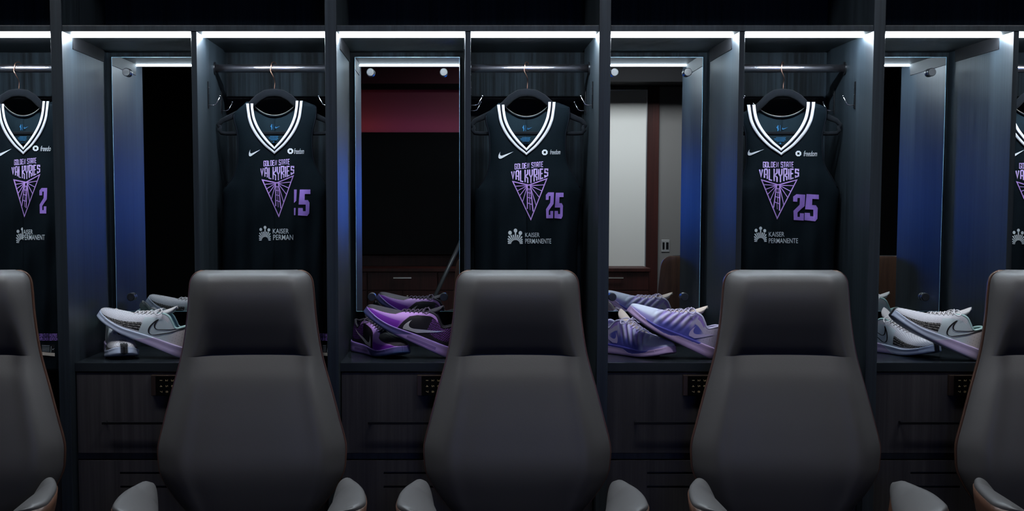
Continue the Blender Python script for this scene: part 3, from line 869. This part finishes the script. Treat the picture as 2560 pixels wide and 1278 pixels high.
def make_chair():
    t = thing('high_back_chair', 'x', 'chair')
    def sheet(z0, z1, n, name, upper):
        m = MB()
        us = [math.sin(PI/2*(-1+2*i/56)) for i in range(57)]
        def fn(a, b):
            u = us[int(round(a*56))]
            zs = seam_z(u)
            if upper:
                lo = zs; hi = ZT
                z = lo+(hi-lo)*(1-(1-b)**1.6)
                p = chair_point(u, max(z, zs+1e-5), zs)
                top = sstep(1.10, 1.15, z)
            else:
                z = zs-(zs-.38)*b
                p = chair_point(u, min(z, zs-1e-5), zs)
            return p
        m.grid(fn, 57, n)
        # back side of the cushion
        def bk(a, b):
            u = us[int(round(a*56))]
            zs = seam_z(u)
            z = zs+(ZT-zs)*(1-(1-b)**1.6) if upper else zs-(zs-.38)*b
            w = interp(HW, z)
            return Vector((w*u, interp([(.38,-.03),(.6,-.045),(.9,-.012),(1.15,.012)], z)+.004*(1-u*u), z))
        m.grid(bk, 57, n)
        o = m.build(name, M['leather'], t, smooth=True)
        mod = o.modifiers.new('w', 'WELD'); mod.merge_threshold = .0006
        return o
    sheet(.886, 1.15, 36, 'headrest', True)
    sheet(.38, .886, 60, 'backrest', False)
    # plywood shell
    m = MB()
    def sh(a, b):
        u = math.sin(PI/2*(-1+2*a)); z = .37+(ZT-.003-.37)*(1-(1-b)**1.8)
        w = interp(HW, z)+.0045
        return Vector((w*u, interp([(.37,-.02),(.6,-.036),(.9,-.003),(1.15,.020)], z)+.010*(1-u*u), z))
    m.grid(sh, 33, 70)
    m.build('plywood_shell', M['walnut'], t, smooth=True, solid=.011, offset=0)
    # seat
    m = MB()
    def st(a, b):
        q = 2*PI*a; r = b
        c, s = math.cos(q), math.sin(q)
        k = (abs(c)**4+abs(s)**4)**-.25
        return Vector((.255*k*c*r, -.36+.245*k*s*r, .355+.02*math.sqrt(max(0, 1-r**4))-.0))
    m.grid(st, 40, 10, True)
    m.build('seat', M['leather'], t, smooth=True, solid=.06, offset=0)
    m = MB()
    m.grid(lambda a, b: Vector((lambda q, k: (.262*k*math.cos(q)*b, -.36+.25*k*math.sin(q)*b, .305-.012*(1-b*b)))(2*PI*a, (abs(math.cos(2*PI*a))**4+abs(math.sin(2*PI*a))**4)**-.25)), 40, 8, True)
    m.build('seat_shell', M['walnut'], t, smooth=True, solid=.012, offset=0)
    # arms: pad widening forwards from a rounded rear tip
    for s in (-1, 1):
        m = MB()
        def pad(a, b, s=s):
            q = b                    # 0 rear tip .. 1 front tip
            y = -.235-.40*q
            wd = .068*(math.sin(PI*min(1, q*.5+.0))**.62)*(1 if q < .8 else max(.0, 1-((q-.8)/.2)**2)**.5)
            cx = .285-.004*q + .010*math.sin(PI*q)
            zc = .540+.010*math.sin(PI*q)
            th = 2*PI*a
            x = cx-.012+wd*math.cos(th)*.9
            z = zc+.026*math.sin(th)*min(1, (q*6+.15))*(1 if q < .9 else math.sqrt(max(0,1-((q-.9)/.1)**2)))
            z -= (math.cos(th)*-1+1)*.5*.055*min(1,q*3)
            return Vector((s*x, y, z))
        m.grid(pad, 28, 40, True)
        m.build('armrest_pad', M['leather'], t, smooth=True)
        m = MB()
        def shl(a, b, s=s):
            y = -.235-.40*a
            q = a
            wd = .068*(math.sin(PI*min(1, q*.5))**.62)*(1 if q < .8 else max(.0, 1-((q-.8)/.2)**2)**.5)
            x0 = .285-.004*q+.010*math.sin(PI*q)-.012+wd*.9
            ztop = .536+.010*math.sin(PI*q)
            zb = .305
            z = ztop+(zb-ztop)*b
            x = x0-.001-(x0-.235)*b**1.6
            return Vector((s*x, y, z))
        m.grid(shl, 24, 12)
        m.build('armrest_shell', M['walnut'], t, smooth=True, solid=.007, offset=0)
    MB().lathe([(.05,.262),(.05,.288)], 20, Matrix.Translation((0,-.36,0))).build('swivel_plate', M['dark_metal'], t)
    MB().lathe([(.028,.08),(.028,.20),(.02,.20),(.02,.27)], 20, Matrix.Translation((0,-.36,0))).build('gas_column', M['chrome'], t)
    for k in range(5):
        q = 2*PI*k/5+.3; dx, dy = math.cos(q), math.sin(q)
        l = MB().tube([(dx*.02,-.36+dy*.02,.095),(dx*.15,-.36+dy*.15,.085),(dx*.29,-.36+dy*.29,.065)], [.02,.017,.012], 10).build('leg', M['chrome'], t, smooth=True)
        R = Matrix.Translation((dx*.285,-.36+dy*.285,.027)) @ Matrix.Rotation(q+PI/2, 4, 'Z') @ Matrix.Rotation(PI/2, 4, 'Y')
        MB().lathe([(.020,-.018),(.027,-.014),(.027,-.003),(.012,-.002),(.012,.002),(.027,.003),(.027,.014),(.020,.018)], 18, R).build('caster', M['dark_metal'], l, smooth=False)
    return t
chair = make_chair()
index_kids()
CH = [(-93, 6, 'high-back black leather swivel chair half cut by the left picture edge', 0),
      (623, 5, 'high-back black leather swivel chair between the left white sneakers and the purple sneakers', 0),
      (1295, -1, 'high-back black leather swivel chair between the purple sneakers and the lavender sneakers', 0),
      (1974, -4, 'high-back black leather swivel chair between the lavender sneakers and the right white sneakers', 0),
      (2648, -5, 'high-back black leather swivel chair half cut by the right picture edge', 0)]
for n, (x, a, lab, d) in enumerate(CH):
    x = W(x, 720, -.17).x
    o = chair if n == 0 else copy_tree(chair)
    o.location = (x, -.128, 0); o.rotation_euler = (0, 0, math.radians(a))
    o['label'] = lab; o['group'] = 'chairs in front of the lockers'

# ---------------------------------------------------------------- shoes
LS = .32
def tongue_z(a): return interp([(0,.073),(.25,.087),(.5,.1025),(.7,.117),(.85,.133),(.95,.145),(1,.150)], a)
T_W = [(0,.0),(.012,.014),(.05,.0265),(.12,.0335),(.22,.0345),(.35,.0335),(.48,.0375),(.60,.0445),(.72,.0500),(.82,.0490),(.90,.0425),(.955,.0325),(.988,.0190),(1,.0)]
T_ZB = [(0,.006),(.04,.001),(.10,0),(.6,0),(.72,.002),(.85,.008),(.93,.014),(1,.023)]
T_ZS = [(0,.040),(.1,.037),(.25,.034),(.4,.031),(.55,.027),(.7,.024),(.82,.027),(.92,.034),(1,.043)]
T_TOP = [(0,.106),(.03,.110),(.08,.104),(.13,.094),(.18,.087),(.22,.090),(.26,.100),(.31,.113),(.36,.1155),(.42,.109),(.49,.098),(.56,.088),(.63,.080),(.72,.072),(.82,.065),(.90,.0595),(.96,.0545),(.99,.0495),(1,.044)]
T_E = [(0,0),(.012,.010),(.04,.020),(.1,.027),(.2,.0285),(.3,.028),(.38,.024),(.44,.016),(.52,.011),(.62,.007),(.68,0),(1,0)]
def shoe_w(t): return max(0, interp(T_W, t))
def up_pt(t, v, s, off=0, st=None):
    w = shoe_w(t)*.97; e = min(max(0, lerp(T_E, t)), w*.9); zs = interp(T_ZS, t)-.004; zt = interp(T_TOP, t)
    if st: zt = zs+(zt-zs)*st.get('h', 1)
    p, q = .85, .80
    a = v*PI/2
    c = max(0, math.cos(a))**p; sn = max(0, math.sin(a))**q
    lean = 1-.10*math.sin(a)*sstep(.5,.2,t)
    y = e+(w+off-e)*c*lean
    z = zs+(zt+off-zs)*sn
    if st and st.get('waves') and .36 < t < .80:
        z += .0022*math.sin((t*26+v*3.0)*PI)*math.sin(PI*v)*sstep(.36,.42,t)*sstep(.80,.72,t)
        y += .0022*math.sin((t*26+v*3.0)*PI)*math.sin(PI*v)*sstep(.36,.42,t)*sstep(.80,.72,t)
    x = t*LS
    if t < .25: x += .021*math.sin(a)*(1-t/.25)
    return Vector((x+ (off*.7 if t > .9 else (-off*.7 if t < .05 else 0)), s*y, z))
def v_of(t, z):
    zs = interp(T_ZS, t)-.004; zt = interp(T_TOP, t)
    f = max(0, min(1, (z-zs)/(zt-zs)))
    return math.asin(min(1, f**(1/.80)))/(PI/2)

def mixc(a, b, k): return tuple(a[i]*(1-k)+b[i]*k for i in range(3))
C = srgb
def white_upper(t, v, z, s):
    knit = C(216,214,220)
    ix = int(t*80); iv = int(z*420)
    if (ix+iv) % 2 == 0: knit = C(178,178,186)
    q = sstep(.545, .535, t+.10*(v-.4)*0)
    panel = mixc(C(190,202,206), C(206,196,196), sstep(.30,.14,t))
    if v > .60 - .08*sstep(.5,.3,t) and t > .30: panel = C(214,212,216) if (ix+iv) % 2 else C(186,186,192)
    c = mixc(knit, panel, q)
    lim = lerp([(.50,.30),(.56,.34),(.70,.26),(.85,.17),(.95,.10),(1,.1)], t)
    if .54 < t < .97 and v < lim and v > .06:
        c = C(26,24,26)
        row = int((v/lim)*4)
        if abs((v/lim)*4 % 1-.5) < .18 and int(t*170+row) % 2 == 0: c = C(190,186,180)
    if t > .87 and abs(s) < .012: c = C(24,24,27) if t > .975 else (C(40,40,42) if (int(t*150)+int(s*300)) % 2 else c)
    if t < .22 and int(t*130) % 4 == 0 and int(z*460) % 5 == 0: c = mixc(c, C(90,85,90), .5)
    if .42 < t < .7 and v > .93: c = C(40,30,36)
    return c
def white_sole(t, f, s):
    fore = C(184,194,214); heel = C(186,170,204)
    k = sstep(.60-.20*f, .55-.20*f, t+.1*(1-f)*0)
    c = mixc(fore, heel, k)
    if abs(t-(.58-.2*f)) < .006: c = C(220,222,230)
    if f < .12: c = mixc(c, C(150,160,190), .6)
    if t > .93 and abs(s) < .013: c = C(22,22,25)
    return c
def purple_upper(t, v, z, s):
    c = C(58,50,60)
    # overlay band: low at the toe, climbs to the eyelets and back to the collar
    lo = lerp([(.28,.62),(.36,.62),(.50,.64),(.56,.55),(.60,.28),(.63,.0)], t)
    hi = lerp([(.28,.80),(.36,.88),(.50,.92),(.60,.90),(.64,.80),(.70,.52),(.76,.46),(.85,.40),(.93,.36),(.98,.20)], t)
    if t > .28 and lo < v < hi:
        c = mixc(C(140,70,190), C(198,148,220), sstep(.10, .48, v)) if t < .97 else C(110,60,150)
        if v < .26 and t > .63: c = C(128,44,176)
        if hi-v < .035 or (v-lo < .03 and t < .63): c = C(206,146,226)
    elif t <= .63:
        c = C(24,18,26)
        if t < .34 and v > .12:
            a = int(t*150+z*300); b = int(z*520)
            if a % 3 == 0 and b % 2 == 0: c = C(170,96,206)
            elif b % 4 == 1: c = C(70,28,96)
        if t < .06: c = C(70,30,100)
    return c
def purple_sole(t, f, s):
    fore = mixc(C(60,72,110), C(98,84,146), f)
    heel = mixc(C(150,118,180), C(176,146,206), f)
    if .30 < f < .55 and .18 < t < .5: heel = C(112,86,140)
    k = sstep(.66-.22*f, .65-.22*f, t)
    c = mixc(fore, heel, k)
    if f > .90: c = C(150,120,190)
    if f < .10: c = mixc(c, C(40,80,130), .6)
    return c
def lav_upper(t, v, z, s):
    ice = C(208,214,236); lav = C(176,164,214); blue = C(92,94,180)
    if t > .74: c = mixc(ice, C(150,140,208), sstep(.34, .14, v)*.9)
    elif t > .34:
        w = .5+.5*math.sin((t*26+v*3.0)*PI)
        top = mixc(C(150,126,204), C(204,198,228), w)
        c = mixc(blue, top, sstep(.12, .36, v+.04*math.sin(t*60)))
        c = mixc(c, ice, sstep(.66,.76,t)*.8)
    else:
        c = mixc(C(196,184,212), C(168,160,190), sstep(.3,.05,t)*.4)
        if .20 < t and v < .36: c = mixc(c, blue, sstep(.20,.27,t))
        if v > .55 and t > .24: c = C(158,128,206)
        if t < .2 and int(t*130) % 4 == 0 and int(z*460) % 5 == 0: c = mixc(c, C(110,100,140), .5)
    return c
def lav_sole(t, f, s):
    c = C(190,162,206)
    up = lerp([(.18,1.2),(.22,.78),(.45,.74),(.52,.45),(.60,.40),(.80,.72),(.86,1.2)], t)
    if f > up: c = C(82,80,168)
    elif f > up-.08: c = C(214,190,224)
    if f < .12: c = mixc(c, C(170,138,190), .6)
    return c
STY = {
 'white': dict(up=white_upper, sole=white_sole, lace=C(214,210,214), tongue=C(196,192,192), lining=C(176,206,204), h=1.0, tick=((.144,.036),(-.118,.0065),(.001,.052)), swoosh='outline', swc=C(16,14,16)),
 'purple': dict(up=purple_upper, sole=purple_sole, lace=C(78,64,84), tongue=C(44,38,48), lining=C(34,28,38), h=1.0, tick=((.183,.022),(-.140,.014),(.004,.042)), swoosh='solid', swc=C(214,208,204)),
 'lavender': dict(up=lav_upper, sole=lav_sole, lace=C(206,196,224), tongue=C(226,208,196), lining=C(204,198,230), h=1.0, tick=((.112,.034),(-.092,.004),(.004,.040)), swoosh='solid', swc=C(196,180,222), waves=True),
}
for k, s_ in STY.items():
    s_['m_up'] = vcol_mat(k+' shoe upper', .6, .35, .35, 1100)
    s_['m_sole'] = vcol_mat(k+' shoe foam', .42, .45, .05, 500)
    s_['m_lace'] = mat(k+' lace', s_['lace'], .8, bump=.4, bscale=1500)
    s_['m_tongue'] = mat(k+' tongue', s_['tongue'], .8, bump=.3, bscale=900)
    s_['m_lining'] = mat(k+' lining', s_['lining'], .8, bump=.3, bscale=900)
    s_['m_sw'] = mat(k+' tick', s_['swc'], .3 if k == 'purple' else .5, metal=.35 if k == 'purple' else 0)
def iridescent(m):
    nt = m.node_tree; b = nt.nodes['Principled BSDF']
    b.inputs['Thin Film Thickness'].default_value = 420
    b.inputs['Thin Film IOR'].default_value = 1.5
try: iridescent(STY['purple']['m_sw'])
except Exception: pass

def make_shoe(style, label, loc, yaw, pitch, roll=0, pivot=(.03,0,0), bow=False, scale=1.0):
    st = STY[style]
    t_ = thing('basketball_shoe', label, 'shoe', group='pairs of basketball shoes on the benches')
    NT, NV = 230, 60
    ts = [(1-math.cos(PI*i/(NT-1)))/2*.5+.5*i/(NT-1) for i in range(NT)]
    # upper
    m = MB(); cols = []
    for s in (-1, 1):
        vs = []
        for t in ts:
            for j in range(NV):
                v = j/(NV-1); p = up_pt(t, v, s, 0, st); vs.append(p)
                if style == 'white': c = st['up'](t, v, p.z, p.y)
                else:
                    q = [st['up'](min(1, max(0, t+a)), min(1, max(0, v+b)), p.z, p.y) for a, b in ((-.0018,-.007),(.0018,-.007),(-.0018,.007),(.0018,.007))]
                    c = tuple(sum(x[i] for x in q)/4 for i in range(3))
                cols.append(c)
        fs = [(i*NV+j, (i+1)*NV+j, (i+1)*NV+j+1, i*NV+j+1) for i in range(NT-1) for j in range(NV-1)]
        m.add(vs, fs)
    m.build('upper', st['m_up'], t_, smooth=True, colors=cols, solid=.0022, offset=0)
    # sole
    m = MB(); cols = []; vs = []
    prof = [(0,0),(.5,0),(.90,0),(1.0,.06),(1.03,.2),(1.03,.35),(1.015,.5),(1.01,.62),(1.02,.74),(1.03,.86),(1.02,.95),(.98,1.0),(.86,1.0),(.4,.97),(0,.97)]
    full = prof+[(-a, b) for a, b in reversed(prof[1:-1])]
    dn = []
    for i in range(len(full)):
        a, b = full[i], full[(i+1) % len(full)]
        nn = max(1, int(max(abs(a[0]-b[0])*3, abs(a[1]-b[1])*34)))
        dn += [(a[0]+(b[0]-a[0])*k/nn, a[1]+(b[1]-a[1])*k/nn) for k in range(nn)]
    full = dn
    NP = len(full)
    for t in ts:
        w = shoe_w(t)+.0035*math.sqrt(max(0, 1-abs(2*t-1)**30)); zb = interp(T_ZB, t); zs = interp(T_ZS, t)
        for a, b in full:
            if b <= .06 and a: ww = w*(.95+.05*b/.06)
            else: ww = w
            x = t*LS
            x += (.004*(b-.3))*(1 if t > .9 else 0)*-1
            if t > .9: x += .004*(t-.9)/.1
            if t < .06: x -= .006*(1-t/.06)*(.4+.6*b)
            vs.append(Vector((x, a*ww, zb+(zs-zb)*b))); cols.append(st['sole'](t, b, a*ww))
    fs = [(i*NP+k, i*NP+(k+1) % NP, (i+1)*NP+(k+1) % NP, (i+1)*NP+k) for i in range(NT-1) for k in range(NP)]
    fs += [tuple(range(NP)), tuple((NT-1)*NP+k for k in range(NP))]
    m.add(vs, fs)
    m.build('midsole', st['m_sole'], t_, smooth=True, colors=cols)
    # collar roll and lining
    def edge(t, s): return up_pt(t, 1, s, 0, st)
    tt = [.44*(1-(i/40)**1.0)**1 for i in range(41)]
    loop = [edge(t, -1) for t in tt]+[edge(t, 1) for t in reversed(tt[:-1])]
    MB().tube([p+Vector((0,0,-.001)) for p in loop], .0042, 10, squash=1.0).build('collar', st['m_lining'], t_, smooth=True)
    m = MB()
    for s in (-1, 1):
        def ln(a, b, s=s):
            t = .46*a
            e = edge(t, s); w = max(.0, shoe_w(t)*.97-.006)
            z = e.z+(.040-e.z)*b
            y = abs(e.y)*.96+(w-abs(e.y)*.96)*math.sin(min(1,b*1.3)*PI/2)*.85
            return Vector((max(e.x+(t*LS-e.x)*b, .004), s*y, z))
        m.grid(ln, 30, 10)
    m.grid(lambda a, b: Vector((.004+.46*LS*a, (2*b-1)*max(0, shoe_w(.46*a)-.005), .046)), 30, 5)
    m.build('lining', st['m_lining'], t_, smooth=True)
    # tongue
    m = MB()
    def tg(a, b):
        t = .68-.39*a
        q = 2*b-1
        hw = lerp([(0,.012),(.5,.017),(1,.027)], a)*math.sqrt(max(.06, 1-max(0,(a-.82)/.18)**2.5))
        zt = tongue_z(a)
        return Vector((t*LS, q*hw, zt+.003-.010*q*q*(1+.6*a)*(hw/.027)))
    m.grid(tg, 36, 13)
    m.build('tongue', st['m_tongue'], t_, smooth=True, solid=.010, offset=-1)
    # laces
    def tz(t): 
        a = (.68-t)/.39
        return tongue_z(a)+.005
    ts_ = [.655, .615, .575, .535, .495, .455]
    for k, t in enumerate(ts_[:-1]):
        for s in (-1, 1):
            t2 = ts_[k+1]
            a = up_pt(t, .78, s, .0015, st); a2 = up_pt(t, .90, s, .003, st)
            b2 = up_pt(t2, .90, -s, .003, st); b = up_pt(t2, .78, -s, .0015, st)
            mid = Vector(((t+t2)/2*LS, 0, tz((t+t2)/2)+.0015+.001*s))
            MB().tube([a, a2, a2.lerp(mid, .5)+Vector((0,0,.0025)), mid, mid.lerp(b2, .5)+Vector((0,0,.0025)), b2, b], .0021, 8, squash=.7).build('lace', st['m_lace'], t_, smooth=True)
    top = Vector((.435*LS, 0, tz(.435)+.002))
    for s in (-1, 1):
        a = up_pt(.455, .85, s, .002, st)
        pts = [a, a.lerp(top, .6)+Vector((0,0,.003)), top, top+Vector((-.004, s*.016, .006)), top+Vector((-.012, s*.034, .001)), top+Vector((-.006, s*.042, -.012)), top+Vector((.008, s*.036, -.010)), top+Vector((.004, s*.014, .001)), top]
        sm = []
        for i in range(len(pts)-1):
            p0 = pts[max(i-1,0)]; p1 = pts[i]; p2 = pts[i+1]; p3 = pts[min(i+2,len(pts)-1)]
            for k in range(4):
                q = k/4; sm.append(.5*((2*p1)+(p2-p0)*q+(2*p0-5*p1+4*p2-p3)*q*q+(3*p1-p0-3*p2+p3)*q**3))
        sm.append(pts[-1])
        MB().tube(sm, .0021, 8, squash=.8).build('lace', st['m_lace'], t_, smooth=True)
    # tick on each side, rising towards the heel
    ang = math.radians(21)
    for s in (-1, 1):
        def sp(a, b, s=s):
            O, A, B = st['tick']
            x = O[0]+A[0]*a+B[0]*b; z = O[1]+A[1]*a+B[1]*b
            t = max(.01, x/LS)
            v = min(.97, max(.04, v_of(t, z)))
            return up_pt(t, v, s, .0032, st)
        F = Flat()
        if st['swoosh'] == 'solid': F.poly(SWF)
        else: F.stroke(SWF, .042, closed=True)
        # widen stroke anisotropy is small at this size
        F.build('curved_tick_mark', st['m_sw'], t_, lambda x, y, sp=sp: sp(x, y), maxlen=.04)
    R = Matrix.Translation(loc) @ Matrix.Rotation(yaw, 4, 'Z') @ Matrix.Rotation(-pitch, 4, 'Y') @ Matrix.Rotation(roll, 4, 'X') @ Matrix.Diagonal((scale,scale,scale,1)) @ Matrix.Translation(-Vector(pivot))
    mid = [o for o in t_.children if o.name.startswith('midsole')] or [o for o in bpy.data.objects if o.parent == t_ and o.name.startswith('midsole')]
    low = min((R @ v.co).z for v in mid[0].data.vertices)
    R = Matrix.Translation((0, 0, ZB-low)) @ R
    t_.location = R.to_translation(); t_.rotation_euler = R.to_euler(); t_.scale = (scale,)*3
    return t_

ZB = zh(-388)+.0008
def on_bench(px, y): return Vector(((px-VX)*((CD+y)*math.cos(TH)+(CZ-ZB)*math.sin(TH))/FP, y, ZB))
rad = math.radians
SHOES = [
 # style, label, heel-contact px, y, yaw, pitch
 ('white', 'white knit sneaker on top of its pair, left bench, toe pointing left', 458, .185, 180, 23, 0),
 ('white', 'white knit sneaker underneath on the left bench, toe turned towards the viewer', 288, .395, -70, 0, 0),
 ('purple', 'black and purple sneaker propped on its pair, toe up at left, silver tick mark', 1117, .195, 180, 25, 0),
 ('purple', 'black and purple sneaker flat on the bench under its pair, toe forward', 902, .40, -58, 0, 0),
 ('lavender', 'lavender and blue sneaker propped on its pair, toe up at left', 1772, .17, 180, 26, 0),
 ('lavender', 'lavender and blue sneaker flat on the bench, heel hidden behind the locker upright', 1517, .37, -50, 0, 0),
 ('white', 'white knit sneaker leaning on its pair on the right bench, toe up at left', 2434, .118, 180, 24, 0),
 ('white', 'white knit sneaker flat on the right bench, toe pointing right, black toe tip', 2172, .435, -60, 0, 0),
]
for stl, lab, px, y, yaw, pitch, roll in SHOES:
    pv = (.03, 0, 0) if not pitch else (.012, 0, .0015)
    make_shoe(stl, lab, on_bench(px, y), rad(yaw), rad(pitch), rad(roll), pivot=pv)

# ---------------------------------------------------------------- things at the far wall, seen in the mirrors
YF = RY0+.012
t = thing('wall_television', 'large dark television on the far wall, reflected in the mirror above the purple sneakers', 'television', (-.85, RY0, .89))
MB().box(-1.06, 1.06, .11, .17, 0, 1.178).box(-1.06, 1.06, .166, .17, 1.178, 1.192).build('housing', M['black'], t, bevel=.004)
MB().box(-1.045, 1.045, .1702, .1715, .015, 1.175).build('screen', M['screen'], t)
MB().box(-.3, .3, .016, .111, .3, .8).build('wall_bracket', M['dark_metal'], t)
m = MB().box(-1.0, 1.0, .115, .150, 1.1785, 1.186)
gl = bpy.data.materials.new('coloured glow strip'); gl.use_nodes = True
nt = gl.node_tree; b = nt.nodes['Principled BSDF']; b.inputs['Base Color'].default_value = (.1,.1,.1,1)
tc = nt.nodes.new('ShaderNodeTexCoord'); sx_ = nt.nodes.new('ShaderNodeSeparateXYZ'); nt.links.new(tc.outputs['Object'], sx_.inputs[0])
mr_ = nt.nodes.new('ShaderNodeMapRange'); mr_.inputs[1].default_value = -.3; mr_.inputs[2].default_value = .9
nt.links.new(sx_.outputs['X'], mr_.inputs[0]); rp = nt.nodes.new('ShaderNodeValToRGB')
rp.color_ramp.elements[0].color = (1,.22,.10,1); rp.color_ramp.elements[1].color = (.62,.17,.48,1); rp.color_ramp.elements[1].position = .5
nt.links.new(mr_.outputs[0], rp.inputs[0]); nt.links.new(rp.outputs[0], b.inputs['Emission Color']); b.inputs['Emission Strength'].default_value = RED_POWER
m.build('glow_strip', gl, t)

wbx = thing('whiteboard', 'tall white board on the far wall, reflected in the mirror above the lavender sneakers', 'whiteboard', (1.41, RY0, .715))
MB().box(-.45, .45, .014, .035, 0, 1.78).build('panel', M['board'], wbx)
m = MB(); m.box(-.46,.46,.012,.04,-.012,0); m.box(-.46,.46,.012,.04,1.78,1.79); m.box(-.46,-.45,.012,.04,0,1.78); m.box(.45,.46,.012,.04,0,1.78)
m.build('frame', M['alu'], wbx)
sw = thing('light_switch', 'brushed double light switch on the grey far wall, reflected beside the whiteboard', 'light switch', (2.06, RY0, .97))
MB().box(-.03,.05,0,.008,-.06,.06).build('cover_plate', M['plate'], sw, bevel=.002)
MB().box(-.02,.0,.008,.014,-.035,.035).build('rocker', M['black'], sw, bevel=.001)
MB().box(.015,.04,.008,.014,-.035,.035).build('rocker', M['dark_metal'], sw, bevel=.001)

# credenza units
uw = .676
cd = None
names = {-1: 'dark red wood cabinet at the left end of the far-wall credenza', 0: 'dark red wood cabinet reflected above the purple sneakers', 1: 'dark red wood cabinet on the far wall behind the tripod', 2: 'dark red wood cabinet beneath the left side of the whiteboard', 3: 'dark red wood cabinet beneath the whiteboard, reflected above the lavender sneakers'}
def make_cab():
    t = thing('credenza_unit', 'x', 'cabinet')
    MB().box(-uw/2+.002, uw/2-.002, 0, .48, .08, .735).build('body', M['burgundy'], t)
    MB().box(-uw/2+.01, uw/2-.01, 0, .44, 0, .08).build('plinth', M['black'], t)
    d = MB().box(-uw/2+.006, uw/2-.006, .481, .50, .56, .725).build('drawer', M['burgundy'], t, bevel=.002)
    h = MB(); h.box(-.086,.086,.515,.523,.672,.684); h.box(-.08,-.07,.50,.515,.674,.682); h.box(.07,.08,.50,.515,.674,.682); h.build('handle', M['steel'], d)
    for s in (-1, 1):
        x0, x1 = (-uw/2+.006, -.002) if s < 0 else (.002, uw/2-.006)
        dd = MB().box(x0, x1, .481, .50, .09, .552).build('door', M['burgundy'], t, bevel=.002)
        R = Matrix.Translation((s*.045+.0, .50, .500)) @ Matrix.Rotation(-PI/2, 4, 'X')
        MB().lathe([(.005,0),(.005,.012),(.012,.016),(.012,.022),(.006,.026)], 16, R).build('knob', M['steel'], dd, smooth=True)
    return t
cab = make_cab(); index_kids()
for n, k in enumerate((-1, 0, 1, 2, 3)):
    o = cab if n == 0 else copy_tree(cab)
    o.location = (-.5285+uw*k, RY0+.045, 0); o['label'] = names[k]; o['group'] = 'credenza cabinets along the far wall'
tag(MB().box(-.5285-uw*1.5-.01, -.5285+uw*3.5+.01, RY0+.045, RY0+.56, .7355, .77).build('countertop', M['burgundy'], bevel=.004), 'dark red wood worktop running over the far-wall credenza', 'worktop')

# blue glowing panel added behind the camera, only to tint the locker walls
bs = thing('fill_panel', 'glowing blue monitor on a tall stand facing the lockers, added unseen behind the viewpoint to tint their walls', 'fill_panel', (.42, -5.2, 0))
MB().box(-.29,.29,-.03,.0,1.14,1.76).build('housing', M['black'], bs, bevel=.004)
MB().box(-.28,.28,.0002,.003,1.15,1.75).build('screen', M['blue_fill'], bs)
MB().tube([(0,-.05,.02),(0,-.05,1.4)], .022, 12).build('pole', M['dark_metal'], bs)
MB().box(-.3,.3,-.25,.2,0,.02).build('base', M['dark_metal'], bs, bevel=.004)

# tripod below the camera
tp = thing('tripod', 'grey camera tripod standing at the viewpoint, one leg reflected above the purple sneakers', 'tripod', (.06, -4.28, 0))
MB().lathe([(.035,1.10),(.04,1.12),(.04,1.17),(.02,1.19),(.03,1.2),(.03,1.215)], 18).build('head', M['dark_metal'], tp)
for k, q in enumerate((190, 310, 70)):
    q = rad(q); dx, dy = math.cos(q), math.sin(q)
    f = lambda r, z: (dx*r, dy*r, z)
    l = MB().tube([f(.03,1.12), f(.27,.62)], .014, 10).build('leg', M['tripod'], tp, smooth=True)
    MB().tube([f(.27,.62), f(.46,.20), f(.54,.02)], .010, 10).build('lower_tube', M['tripod'], l, smooth=True)
    MB().tube([f(.262,.64), f(.284,.59)], .021, 10).build('leg_clamp', M['dark_metal'], l)
    MB().tube([f(.535,.03), f(.548,.0)], .016, 10).build('rubber_foot', M['black'], l)
